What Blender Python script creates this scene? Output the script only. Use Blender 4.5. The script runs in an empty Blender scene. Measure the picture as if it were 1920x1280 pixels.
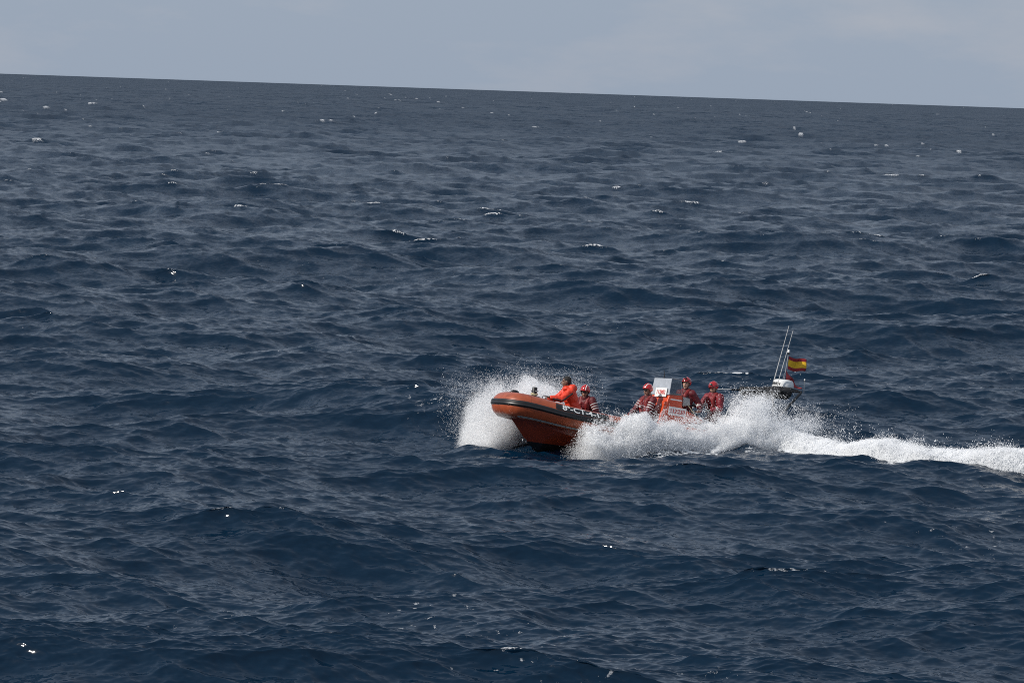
import bpy, bmesh, math, random, time
import numpy as np
from mathutils import Vector, Matrix, noise as mnoise
R = math.radians
PI = math.pi
T0 = time.time()
sc = bpy.context.scene
COL = sc.collection

# ------------------------------------------------------------------ camera
cam = bpy.data.cameras.new('camera')
cam.sensor_width = 36.0
cam.lens = 100.0
cam.clip_start = 0.5
cam.clip_end = 60000
camo = bpy.data.objects.new('camera', cam)
COL.objects.link(camo)
camo.matrix_world = (Matrix.Translation((0, 0, 9.0)) @ Matrix.Rotation(R(90 - 5.05), 4, 'X')
                     @ Matrix.Rotation(R(1.94), 4, 'Z'))
sc.camera = camo

# ------------------------------------------------------------------ sun, sky, exposure
SUN_ELEV, SUN_AZ = 42.0, 252.0        # azimuth clockwise from +Y (the viewing direction): high on the left
sun = bpy.data.lights.new('sun', 'SUN')
sun.energy = 4.1
sun.angle = R(0.6)
sun.color = (1.0, 0.95, 0.88)
suno = bpy.data.objects.new('sun', sun)
COL.objects.link(suno)
sdir = Vector((math.sin(R(SUN_AZ)) * math.cos(R(SUN_ELEV)), math.cos(R(SUN_AZ)) * math.cos(R(SUN_ELEV)), math.sin(R(SUN_ELEV))))
suno.rotation_euler = sdir.to_track_quat('Z', 'Y').to_euler()
suno.location = sdir * 100

world = bpy.data.worlds.new('World')
sc.world = world
world.use_nodes = True
nt = world.node_tree
nt.nodes.clear()
def N(nt, typ, **kw):
    n = nt.nodes.new(typ)
    for k, v in kw.items():
        if k.startswith('i_'):
            n.inputs[k[2:].replace('_', ' ')].default_value = v
        else:
            setattr(n, k, v)
    return n
out = N(nt, 'ShaderNodeOutputWorld')
bg = N(nt, 'ShaderNodeBackground')
sky = N(nt, 'ShaderNodeTexSky', sky_type='NISHITA', sun_disc=False, sun_elevation=R(SUN_ELEV), sun_rotation=R(SUN_AZ),
        air_density=1.0, dust_density=2.0, ozone_density=1.0, altitude=0)
bg.inputs['Strength'].default_value = 0.1
tc = N(nt, 'ShaderNodeTexCoord')
mp = N(nt, 'ShaderNodeMapping')
mp.inputs['Scale'].default_value = (1.0, 1.0, 3.2)
mp.inputs['Location'].default_value = (16.44, 8.52, 3.96)
nt.links.new(tc.outputs['Generated'], mp.inputs['Vector'])
cl = N(nt, 'ShaderNodeTexNoise')
cl.inputs['Scale'].default_value = 9.0
cl.inputs['Detail'].default_value = 7
cl.inputs['Roughness'].default_value = 0.58
nt.links.new(mp.outputs[0], cl.inputs['Vector'])
cr = N(nt, 'ShaderNodeMapRange')
cr.inputs['From Min'].default_value = 0.47
cr.inputs['From Max'].default_value = 0.70
nt.links.new(cl.outputs['Fac'], cr.inputs['Value'])
# thin veil of high cloud over the blue: grey, paler where the cloud is thicker
veil = N(nt, 'ShaderNodeMix', data_type='RGBA')
veil.inputs['A'].default_value = (3.32, 3.98, 4.98, 1)
veil.inputs['B'].default_value = (4.1, 4.45, 5.15, 1)
nt.links.new(cr.outputs[0], veil.inputs['Factor'])
# colour higher up: clouds with blue gaps
sep = N(nt, 'ShaderNodeSeparateXYZ')
nt.links.new(tc.outputs['Generated'], sep.inputs[0])
hi = N(nt, 'ShaderNodeMapRange')
hi.inputs['From Min'].default_value = 0.03
hi.inputs['From Max'].default_value = 0.45
hi.inputs['To Min'].default_value = 0.93
hi.inputs['To Max'].default_value = 0.78
nt.links.new(sep.outputs['Z'], hi.inputs['Value'])
mx = N(nt, 'ShaderNodeMix', data_type='RGBA')
nt.links.new(hi.outputs[0], mx.inputs['Factor'])
nt.links.new(sky.outputs[0], mx.inputs['A'])
nt.links.new(veil.outputs['Result'], mx.inputs['B'])
nt.links.new(mx.outputs['Result'], bg.inputs['Color'])
nt.links.new(bg.outputs[0], out.inputs[0])

sc.view_settings.view_transform = 'Standard'
sc.view_settings.look = 'None'
sc.view_settings.exposure = 0.0
sc.view_settings.gamma = 1.0
sc.cycles.max_bounces = 12
sc.cycles.diffuse_bounces = 10
sc.cycles.glossy_bounces = 3
sc.cycles.transmission_bounces = 6
sc.cycles.sample_clamp_indirect = 4.0
sc.cycles.use_denoising = False
sc.cycles.pixel_filter_type = 'BLACKMAN_HARRIS'
sc.cycles.filter_width = 1.0

# ------------------------------------------------------------------ helpers
def tag(o, label=None, cat=None, group=None, kind=None):
    if label: o['label'] = label
    if cat: o['category'] = cat
    if group: o['group'] = group
    if kind: o['kind'] = kind
    return o
def mesh_from(name, verts, faces=None, loops=None, mats=(), smooth=True, parent=None):
    """verts n x 3; faces list, or loops = (m x k) int array of equal polygons"""
    me = bpy.data.meshes.new(name)
    if loops is not None:
        loops = np.asarray(loops, np.int32)
        m, k = loops.shape
        verts = np.asarray(verts, np.float32)
        me.vertices.add(len(verts)); me.vertices.foreach_set('co', verts.ravel())
        me.loops.add(m * k); me.loops.foreach_set('vertex_index', loops.ravel())
        me.polygons.add(m); me.polygons.foreach_set('loop_start', np.arange(0, m * k, k, dtype=np.int32))
        me.update(calc_edges=True)
    else:
        me.from_pydata([tuple(map(float, v)) for v in verts], [], faces or [])
    for m_ in mats: me.materials.append(m_)
    if smooth and len(me.polygons): me.polygons.foreach_set('use_smooth', [True] * len(me.polygons))
    o = bpy.data.objects.new(name, me)
    COL.objects.link(o)
    if parent: o.parent = parent
    return o
def attr(me, name, vals):
    a = me.attributes.new(name, 'FLOAT', 'POINT')
    a.data.foreach_set('value', np.asarray(vals, np.float32))

# ------------------------------------------------------------------ the sea
rs = np.random.RandomState(11)
WIND = R(-100)        # waves run towards the camera, slightly to the left
SHIFT = (-1884.4911331475437, -1198.7129900547175)
class Tile:
    """one band of a wind-sea spectrum on a periodic square"""
    def __init__(s, L, n, lmax, lmin, B, rot, lp=11.0, spread=2.0, lam=1.0, wind=WIND, iso=0.03):
        s.L, s.n, s.rot = L, n, rot
        k1 = np.fft.fftfreq(n, 1.0 / n) * 2 * PI / L
        kx, ky = np.meshgrid(k1, k1, indexing='ij')
        k = np.hypot(kx, ky); k[0, 0] = 1
        th = np.arctan2(ky, kx) - (wind - rot)
        kp = 2 * PI / lp
        D = np.where(np.cos(th) > 0, np.cos(th), 0) ** (2 * spread) * 0.8 + np.abs(np.cos(th)) ** 2 * 0.08 + iso
        S = B * k ** -4 * np.exp(-1.25 * (kp / k) ** 2) * D / 2.2
        w = (k >= 2 * PI / lmax) & (k < 2 * PI / lmin); w[0, 0] = False
        amp = np.sqrt(S * w) * (2 * PI / L)
        g = (rs.normal(size=(n, n)) + 1j * rs.normal(size=(n, n))) * amp * n * n
        f = lambda a: np.fft.ifft2(a).real.astype(np.float32)
        s.h = f(g)
        s.dx = f(-1j * kx / k * g * -lam); s.dy = f(-1j * ky / k * g * -lam)
        s.jxx = f(-kx * kx / k * g * lam); s.jyy = f(-ky * ky / k * g * lam); s.jxy = f(-kx * ky / k * g * lam)
    def sample(s, x, y, arrs):
        c, q = math.cos(-s.rot), math.sin(-s.rot); x = x + SHIFT[0]; y = y + SHIFT[1]
        u = ((x * c - y * q) / s.L * s.n); v = ((x * q + y * c) / s.L * s.n)
        iu = np.floor(u).astype(np.int64); iv = np.floor(v).astype(np.int64)
        fu = (u - iu).astype(np.float32); fv = (v - iv).astype(np.float32)
        i0 = iu % s.n; i1 = (iu + 1) % s.n; j0 = iv % s.n; j1 = (iv + 1) % s.n
        res = []
        for a in arrs:
            res.append((a[i0, j0] * (1 - fu) + a[i1, j0] * fu) * (1 - fv) + (a[i0, j1] * (1 - fu) + a[i1, j1] * fu) * fv)
        return res
    def rotv(s, a, b):
        c, q = math.cos(s.rot), math.sin(s.rot)
        return a * c - b * q, a * q + b * c
SEA_B = 0.030
TILES = [Tile(409.0, 512, 70, 9.0, SEA_B * 1.9, R(17), lp=19, lam=1.2, spread=2.2, iso=0.01),
         Tile(103.0, 1024, 9.0, 1.0, SEA_B * 1.35, R(-31), lp=9.0, lam=1.38, spread=1.6, iso=0.02),
         Tile(17.3, 1024, 1.0, 0.09, SEA_B * 1.9, R(49), lam=0.7, iso=0.01, spread=2.6)]
def sea(x, y, tiles=None):
    """displaced point and fold (1 flat, small where a crest folds) for undisturbed x, y"""
    X = x.astype(np.float32).copy(); Y = y.astype(np.float32).copy(); Z = np.zeros_like(X)
    jxx = np.zeros_like(X); jyy = np.zeros_like(X); jxy = np.zeros_like(X)
    for i, t in enumerate(tiles or TILES):
        h, dx, dy, a, b, c = t.sample(x, y, (t.h, t.dx, t.dy, t.jxx, t.jyy, t.jxy))
        dx, dy = t.rotv(dx, dy)
        X += dx; Y += dy; Z += h
        if i < 2:
            cc, ss = math.cos(t.rot), math.sin(t.rot)
            jxx += cc * cc * a - 2 * cc * ss * c + ss * ss * b
            jyy += ss * ss * a + 2 * cc * ss * c + cc * cc * b
            jxy += cc * ss * (a - b) + (cc * cc - ss * ss) * c
    J = (1 + jxx) * (1 + jyy) - jxy * jxy
    return X, Y, Z, J
def sea_z(x, y):
    x = np.atleast_1d(np.asarray(x, np.float64)); y = np.atleast_1d(np.asarray(y, np.float64))
    qx, qy = x.copy(), y.copy()
    for _ in range(4):
        X, Y, Z, J = sea(qx, qy, TILES[:2])
        qx -= (X - x); qy -= (Y - y)
    return sea(qx, qy, TILES[:2])[2]

# lattice noise for foam and spray
_L3 = rs.rand(64, 64, 64).astype(np.float32)
def vnoise(x, y, z):
    ix = np.floor(x).astype(np.int64); iy = np.floor(y).astype(np.int64); iz = np.floor(z).astype(np.int64)
    fx = (x - ix); fy = (y - iy); fz = (z - iz)
    fx = fx * fx * (3 - 2 * fx); fy = fy * fy * (3 - 2 * fy); fz = fz * fz * (3 - 2 * fz)
    a = lambda i, j, k: _L3[(ix + i) & 63, (iy + j) & 63, (iz + k) & 63]
    x00 = a(0,0,0) * (1 - fx) + a(1,0,0) * fx; x10 = a(0,1,0) * (1 - fx) + a(1,1,0) * fx
    x01 = a(0,0,1) * (1 - fx) + a(1,0,1) * fx; x11 = a(0,1,1) * (1 - fx) + a(1,1,1) * fx
    return (x00 * (1 - fy) + x10 * fy) * (1 - fz) + (x01 * (1 - fy) + x11 * fy) * fz
def fbm(x, y, z, f=1.0, octv=4, gain=0.5):
    s = 0; a = 1; t = 0
    for i in range(octv):
        s = s + a * vnoise(x * f + 7.3 * i, y * f + 3.1 * i, z * f + 11.7 * i); t += a; a *= gain; f *= 2.03
    return s / t
def sstep(a, b, x):
    t = np.clip((x - a) / (b - a), 0, 1); return t * t * (3 - 2 * t)

# wake centre line on the water (starts under the stern, bends gently to the camera side)
WAKE = np.array([(5.6, 74.8), (7.3, 73.3), (8.6, 71.5), (9.8, 69.7), (11.5, 68.8), (14.0, 68.2), (19.0, 67.4), (28.0, 66.0)])
def wake_coords(x, y):
    """distance along and signed distance across the wake line"""
    best = np.full(x.shape, 1e9); sl = np.zeros(x.shape); sd = np.zeros(x.shape); acc = 0
    for i in range(len(WAKE) - 1):
        a, b = WAKE[i], WAKE[i + 1]; d = b - a; L = np.hypot(*d); d = d / L
        t = np.clip((x - a[0]) * d[0] + (y - a[1]) * d[1], 0, L)
        px = a[0] + d[0] * t; py = a[1] + d[1] * t
        q = np.hypot(x - px, y - py)
        sg = np.sign((x - a[0]) * -d[1] + (y - a[1]) * d[0])
        m = q < best
        best = np.where(m, q, best); sl = np.where(m, acc + t, sl); sd = np.where(m, sg * q, sd)
        acc += L
    return sl, sd

def build_sea():
    f = 2844.0; h = 9.0
    # rings spaced by what a standing viewer on the ship can resolve
    p = [h * f / 27.0]
    while p[-1] > 1.9:
        q = p[-1]
        p.append(q - (0.5 if q > 620 else 0.34 if q > 150 else 0.34 if q > 60 else 0.28))
    r = h * f / np.array(p)
    r = np.concatenate([[0.5, 6, 12, 18, 22, 25], r, [16000, 20000]])
    da = 0.00046
    fine = np.arange(R(-15.5), R(15.5), da)
    coarse = np.concatenate([np.linspace(R(15.5), R(40), 70)[1:], np.linspace(R(40), R(320), 60)[1:], np.linspace(R(320), R(344.5), 70)[1:-1]])
    ang = np.concatenate([fine, coarse])
    nr, na = len(r), len(ang)
    A, Rr = np.meshgrid(ang, r)
    x = (np.sin(A) * Rr).ravel(); y = (np.cos(A) * Rr).ravel()
    X, Y, Z, J = sea(x, y)
    rr = np.hypot(x, y)
    print('sea verts', len(rr)); far = sstep(14000, 16000, rr)
    Z *= (1 - far)
    # crest foam
    gust = fbm(x * 0.02, y * 0.03, x * 0 + 3.3, 1, 3)
    q = np.percentile(J[(rr > 45) & (rr < 130)], [0.05, 0.35, 1.0, 3.0])
    print('fold', q)
    thr = q[0] + (q[2] - q[1]) * 6.0 * (gust - 0.50)
    thr = thr + .03 * sstep(250, 900, rr)
    foam = sstep(thr + 0.18, thr - 0.14, J) 
    foam = np.maximum(foam, 0.31 * sstep(q[2], q[0], J) * (1 - sstep(150, 500, rr)))
    # lace of old foam left in a few patches
    pm = sstep(.60, .70, fbm(x * 0.09, y * 0.13, x * 0 + 9.1, 1, 3)); rd = 1 - np.abs(fbm(x * .8, y * 1.1, x * 0 + 2.2, 1, 4) - .5) * 14
    foam = np.maximum(foam, .36 * pm * np.clip(rd, 0, 1) * (1 - sstep(110, 220, rr)))
    # pale patch of old foam ahead of the bow
    foam = np.maximum(foam, .62 * np.clip(rd + .4, 0, 1) * np.exp(-((x + 2.2) / 1.0) ** 2 - ((y - 76.5) / 2.2) ** 2))
    # wake and side wash on the surface
    sl, sd = wake_coords(x, y)
    near = (sl > 0.0) & (np.abs(sd) < 5)
    n1 = fbm(x, y, x * 0 + 1.7, 1.1, 5, 0.6)
    w = np.where(near & (sl < 33), sstep(1.35 + 2.2 * (n1 - .5), 0.4 + 1.8 * (n1 - .5), np.abs(sd)), 0) * sstep(0.2, 1.5, sl)
    # wash beside the hull
    hw = np.exp(-((x - 4.9) / 2.9) ** 4 - ((y - 72.4 - 0.28 * (x - 3.5)) / 2.0) ** 4)
    w = np.maximum(w, hw * sstep(.25, .5, n1))
    foam = np.maximum(foam, w)
    v = np.stack([X, Y, Z], 1)
    i = np.arange(nr - 1)[:, None] * na; j = np.arange(na)[None, :]; j2 = (j + 1) % na
    quads = np.stack([i + j, i + j2, i + na + j2, i + na + j], 2).reshape(-1, 4)[:, ::-1]
    o = mesh_from('water', v, loops=quads, mats=[mat_water()])
    attr(o.data, 'foam', foam)
    attr(o.data, 'range', rr)
    tag(o, kind='structure')
    return o

def mat_water():
    m = bpy.data.materials.new('sea_water'); m.use_nodes = True
    nt = m.node_tree; nt.nodes.clear(); L = nt.links.new
    out = N(nt, 'ShaderNodeOutputMaterial')
    geo = N(nt, 'ShaderNodeNewGeometry')
    rng = N(nt, 'ShaderNodeAttribute', attribute_name='range')
    fo = N(nt, 'ShaderNodeAttribute', attribute_name='foam')
    # fine ripples as slopes, so they hold at any distance
    def slopes(scale, det, amp_near, amp_far, r0, r1, rough=0.6, stretch=2.8):
        mp = N(nt, 'ShaderNodeMapping'); L(geo.outputs['Position'], mp.inputs['Vector'])
        mp.inputs['Rotation'].default_value = (0, 0, R(12)); mp.inputs['Scale'].default_value = (scale / stretch, scale, scale)
        nz = N(nt, 'ShaderNodeTexNoise'); nz.inputs['Scale'].default_value = 1; nz.inputs['Detail'].default_value = det
        nz.inputs['Roughness'].default_value = rough
        L(mp.outputs[0], nz.inputs['Vector'])
        s = N(nt, 'ShaderNodeVectorMath', operation='SUBTRACT'); L(nz.outputs['Color'], s.inputs[0]); s.inputs[1].default_value = (.5, .5, .5)
        a = N(nt, 'ShaderNodeMapRange'); L(rng.outputs['Fac'], a.inputs['Value'])
        a.inputs['From Min'].default_value = r0; a.inputs['From Max'].default_value = r1
        a.inputs['To Min'].default_value = amp_near; a.inputs['To Max'].default_value = amp_far
        c = N(nt, 'ShaderNodeVectorMath', operation='MULTIPLY'); L(s.outputs[0], c.inputs[0]); c.inputs[1].default_value = (0.8, 1.0, 0.0)
        k = N(nt, 'ShaderNodeVectorMath', operation='SCALE'); L(c.outputs[0], k.inputs[0]); L(a.outputs[0], k.inputs['Scale'])
        return k
    k1 = slopes(13.0, 4, RIP[0], RIP[1], 60, 300)
    k2 = slopes(1.3, 3, RIP[2], RIP[3], 100, 900, 0.62, 2.2)
    k3 = slopes(0.10, 5, 0.0, RIP[4], 200, 1600, 0.68, 2.0)
    ad0 = N(nt, 'ShaderNodeVectorMath', operation='ADD'); L(k3.outputs[0], ad0.inputs[0]); L(k2.outputs[0], ad0.inputs[1])
    ad = N(nt, 'ShaderNodeVectorMath', operation='ADD'); L(k1.outputs[0], ad.inputs[0]); L(ad0.outputs[0], ad.inputs[1])
    ad2 = N(nt, 'ShaderNodeVectorMath', operation='ADD'); L(ad.outputs[0], ad2.inputs[0]); L(geo.outputs['Normal'], ad2.inputs[1])
    nm = N(nt, 'ShaderNodeVectorMath', operation='NORMALIZE'); L(ad2.outputs[0], nm.inputs[0])
    b = N(nt, 'ShaderNodeBsdfPrincipled')
    b.inputs['Base Color'].default_value = WATER_COL
    b.inputs['Roughness'].default_value = 0.07
    b.inputs['IOR'].default_value = 1.333
    L(nm.outputs[0], b.inputs['Normal'])
    rr = N(nt, 'ShaderNodeMapRange'); L(rng.outputs['Fac'], rr.inputs['Value'])
    rr.inputs['From Min'].default_value = 50; rr.inputs['From Max'].default_value = 700
    rr.inputs['To Min'].default_value = 0.11; rr.inputs['To Max'].default_value = 0.42
    L(rr.outputs[0], b.inputs['Roughness'])
    fm = N(nt, 'ShaderNodeBsdfPrincipled')
    fm.inputs['Base Color'].default_value = (0.62, 0.64, 0.66, 1); fm.inputs['Roughness'].default_value = 0.8
    fm.inputs['Specular IOR Level'].default_value = 0.2
    nz = N(nt, 'ShaderNodeTexNoise'); nz.inputs['Scale'].default_value = 7.5; nz.inputs['Detail'].default_value = 6; nz.inputs['Roughness'].default_value = .7
    L(geo.outputs['Position'], nz.inputs['Vector'])
    nr_ = N(nt, 'ShaderNodeMapRange'); L(nz.outputs['Fac'], nr_.inputs['Value']); nr_.inputs['From Min'].default_value = .36; nr_.inputs['From Max'].default_value = .66
    th = N(nt, 'ShaderNodeMath', operation='ADD'); L(fo.outputs['Fac'], th.inputs[0]); L(nr_.outputs[0], th.inputs[1])
    mr = N(nt, 'ShaderNodeMapRange'); L(th.outputs[0], mr.inputs['Value'])
    mr.inputs['From Min'].default_value = 1.1; mr.inputs['From Max'].default_value = 1.5
    mx = N(nt, 'ShaderNodeMixShader'); L(mr.outputs[0], mx.inputs[0]); L(b.outputs[0], mx.inputs[1]); L(fm.outputs[0], mx.inputs[2])
    L(mx.outputs[0], out.inputs[0])
    return m
RIP = (0.6, 0.9, 0.28, 2.2, 3.2)
WATER_COL = (0.0009, 0.0118, 0.0285, 1)
water = build_sea()
print('sea', round(time.time() - T0, 1))
# ------------------------------------------------------------------ materials
def mat(name, col, rough=0.5, metal=0.0, var=0.12, vscale=6.0, bump=0.0, bscale=40.0, coat=0.0, spec=0.5):
    m = bpy.data.materials.new(name); m.use_nodes = True
    nt = m.node_tree; L = nt.links.new
    b = nt.nodes['Principled BSDF']
    b.inputs['Roughness'].default_value = rough; b.inputs['Metallic'].default_value = metal
    b.inputs['Coat Weight'].default_value = coat; b.inputs['Coat Roughness'].default_value = 0.15
    b.inputs['Specular IOR Level'].default_value = spec
    tc = N(nt, 'ShaderNodeTexCoord')
    nz = N(nt, 'ShaderNodeTexNoise'); nz.inputs['Scale'].default_value = vscale; nz.inputs['Detail'].default_value = 6
    L(tc.outputs['Object'], nz.inputs['Vector'])
    r = N(nt, 'ShaderNodeValToRGB')
    c = Vector(col[:3])
    r.color_ramp.elements[0].position = 0.3; r.color_ramp.elements[1].position = 0.72
    r.color_ramp.elements[0].color = (*(c * (1 - var)), 1); r.color_ramp.elements[1].color = (*(c * (1 + var)), 1)
    L(nz.outputs['Fac'], r.inputs[0]); L(r.outputs[0], b.inputs['Base Color'])
    if bump:
        n2 = N(nt, 'ShaderNodeTexNoise'); n2.inputs['Scale'].default_value = bscale; n2.inputs['Detail'].default_value = 4
        L(tc.outputs['Object'], n2.inputs['Vector'])
        bp = N(nt, 'ShaderNodeBump'); bp.inputs['Strength'].default_value = bump; bp.inputs['Distance'].default_value = 0.02
        L(n2.outputs['Fac'], bp.inputs['Height']); L(bp.outputs[0], b.inputs['Normal'])
    return m
M_ORANGE = mat('orange_rubber', (0.33, 0.066, 0.021), 0.42, var=0.22, bump=0.08, bscale=18, coat=0.35)
M_HULL = mat('orange_grp', (0.19, 0.028, 0.010), 0.3, var=0.2, vscale=3, coat=0.3)
M_CONS = mat('console_grp', (0.55, 0.06, 0.012), 0.32, var=0.12, coat=0.3)
M_BLACK = mat('black_rubber', (0.012, 0.012, 0.013), 0.42, var=0.4)
M_DECK = mat('grey_deck', (0.16, 0.17, 0.18), 0.6)
M_GREY = mat('grey_plastic', (0.30, 0.31, 0.31), 0.5)
M_WHITE = mat('white_plastic', (0.72, 0.73, 0.72), 0.4, var=0.04)
M_AER = mat('grey_white_fibre', (0.42, 0.43, 0.43), 0.5, var=0.05)
M_STEEL = mat('steel', (0.40, 0.41, 0.42), 0.35, 0.9, var=0.08)
M_PANEL = mat('hazy_acrylic', (0.36, 0.39, 0.43), 0.22, var=0.12, vscale=9, coat=0.6)
M_SIGN = mat('sign_white', (0.78, 0.78, 0.76), 0.5, var=0.03)
M_SIGNR = mat('sign_red', (0.50, 0.025, 0.02), 0.5, var=0.05)
M_CANVAS = mat('black_canvas', (0.010, 0.010, 0.011), 0.8, var=0.5, vscale=20, bump=0.5, bscale=25)
M_TXTW = mat('white_lettering', (0.70, 0.71, 0.70), 0.5, var=0.05)
M_CORD = mat('cord', (0.55, 0.48, 0.30), 0.7)
M_SUIT = mat('red_suit', (0.10, 0.0045, 0.010), 0.62, var=0.3, vscale=9, bump=0.35, bscale=16)
M_SUITB = mat('bright_red_suit', (0.17, 0.005, 0.014), 0.6, var=0.25, vscale=9, bump=0.35, bscale=16)
M_PACK = mat('orange_jacket', (0.68, 0.045, 0.014), 0.55, var=0.14, vscale=10, bump=0.4, bscale=14)
M_VEST = mat('life_jacket_red', (0.18, 0.009, 0.010), 0.55, var=0.2, bump=0.3, bscale=22)
M_HELM = mat('red_helmet', (0.42, 0.012, 0.014), 0.14, var=0.08, coat=0.8)
M_DARK = mat('black_cloth', (0.016, 0.017, 0.018), 0.75, var=0.3)
M_REFL = mat('reflective_tape', (0.50, 0.49, 0.48), 0.4, var=0.08)
M_GLOVE = mat('grey_glove', (0.09, 0.10, 0.10), 0.7, var=0.3)
M_HAIR = mat('short_black_hair', (0.014, 0.012, 0.011), 0.7, var=0.4, vscale=60, bump=0.8, bscale=150)
M_LENS = mat('dark_lens', (0.01, 0.01, 0.012), 0.08, var=0.05)
M_FR = mat('flag_red', (0.27, 0.012, 0.018), 0.7, var=0.1, vscale=12)
M_FY = mat('flag_yellow', (0.72, 0.42, 0.010), 0.7, var=0.06, vscale=12)
M_PEN = mat('faded_red_cloth', (0.30, 0.035, 0.04), 0.75, var=0.25, vscale=9)
def glassy():
    m = bpy.data.materials.new('clear_acrylic'); m.use_nodes = True; nt = m.node_tree; nt.nodes.clear()
    o = N(nt, 'ShaderNodeOutputMaterial'); t = N(nt, 'ShaderNodeBsdfTransparent'); g = N(nt, 'ShaderNodeBsdfGlossy'); g.inputs['Roughness'].default_value = .08
    t.inputs[0].default_value = (0.62, 0.65, 0.68, 1)
    d = N(nt, 'ShaderNodeBsdfDiffuse'); d.inputs[0].default_value = (0.3, 0.32, 0.34, 1)
    f = N(nt, 'ShaderNodeFresnel'); f.inputs[0].default_value = 1.5
    x = N(nt, 'ShaderNodeMixShader'); x.inputs[0].default_value = 0.12; y = N(nt, 'ShaderNodeMixShader')
    nt.links.new(t.outputs[0], x.inputs[1]); nt.links.new(d.outputs[0], x.inputs[2])
    nt.links.new(f.outputs[0], y.inputs[0]); nt.links.new(x.outputs[0], y.inputs[1]); nt.links.new(g.outputs[0], y.inputs[2])
    nt.links.new(y.outputs[0], o.inputs[0])
    return m
M_CLEAR = glassy()
def skin_mat(name, base):
    m = mat(name, base, 0.5, var=0.1, vscale=25)
    nt = m.node_tree; L = nt.links.new; b = nt.nodes['Principled BSDF']
    lk = b.inputs['Base Color'].links[0].from_socket
    a = N(nt, 'ShaderNodeAttribute', attribute_name='mark')        # lips, brows, eyes
    mx = N(nt, 'ShaderNodeMix', data_type='RGBA'); L(a.outputs['Fac'], mx.inputs['Factor']); L(lk, mx.inputs['A']); mx.inputs['B'].default_value = (0.02, 0.012, 0.01, 1)
    L(mx.outputs['Result'], b.inputs['Base Color'])
    return m
M_SKIN = [skin_mat('skin_a', (0.17, 0.085, 0.055)), skin_mat('skin_b', (0.36, 0.19, 0.13)), skin_mat('skin_c', (0.42, 0.24, 0.17))]

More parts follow.
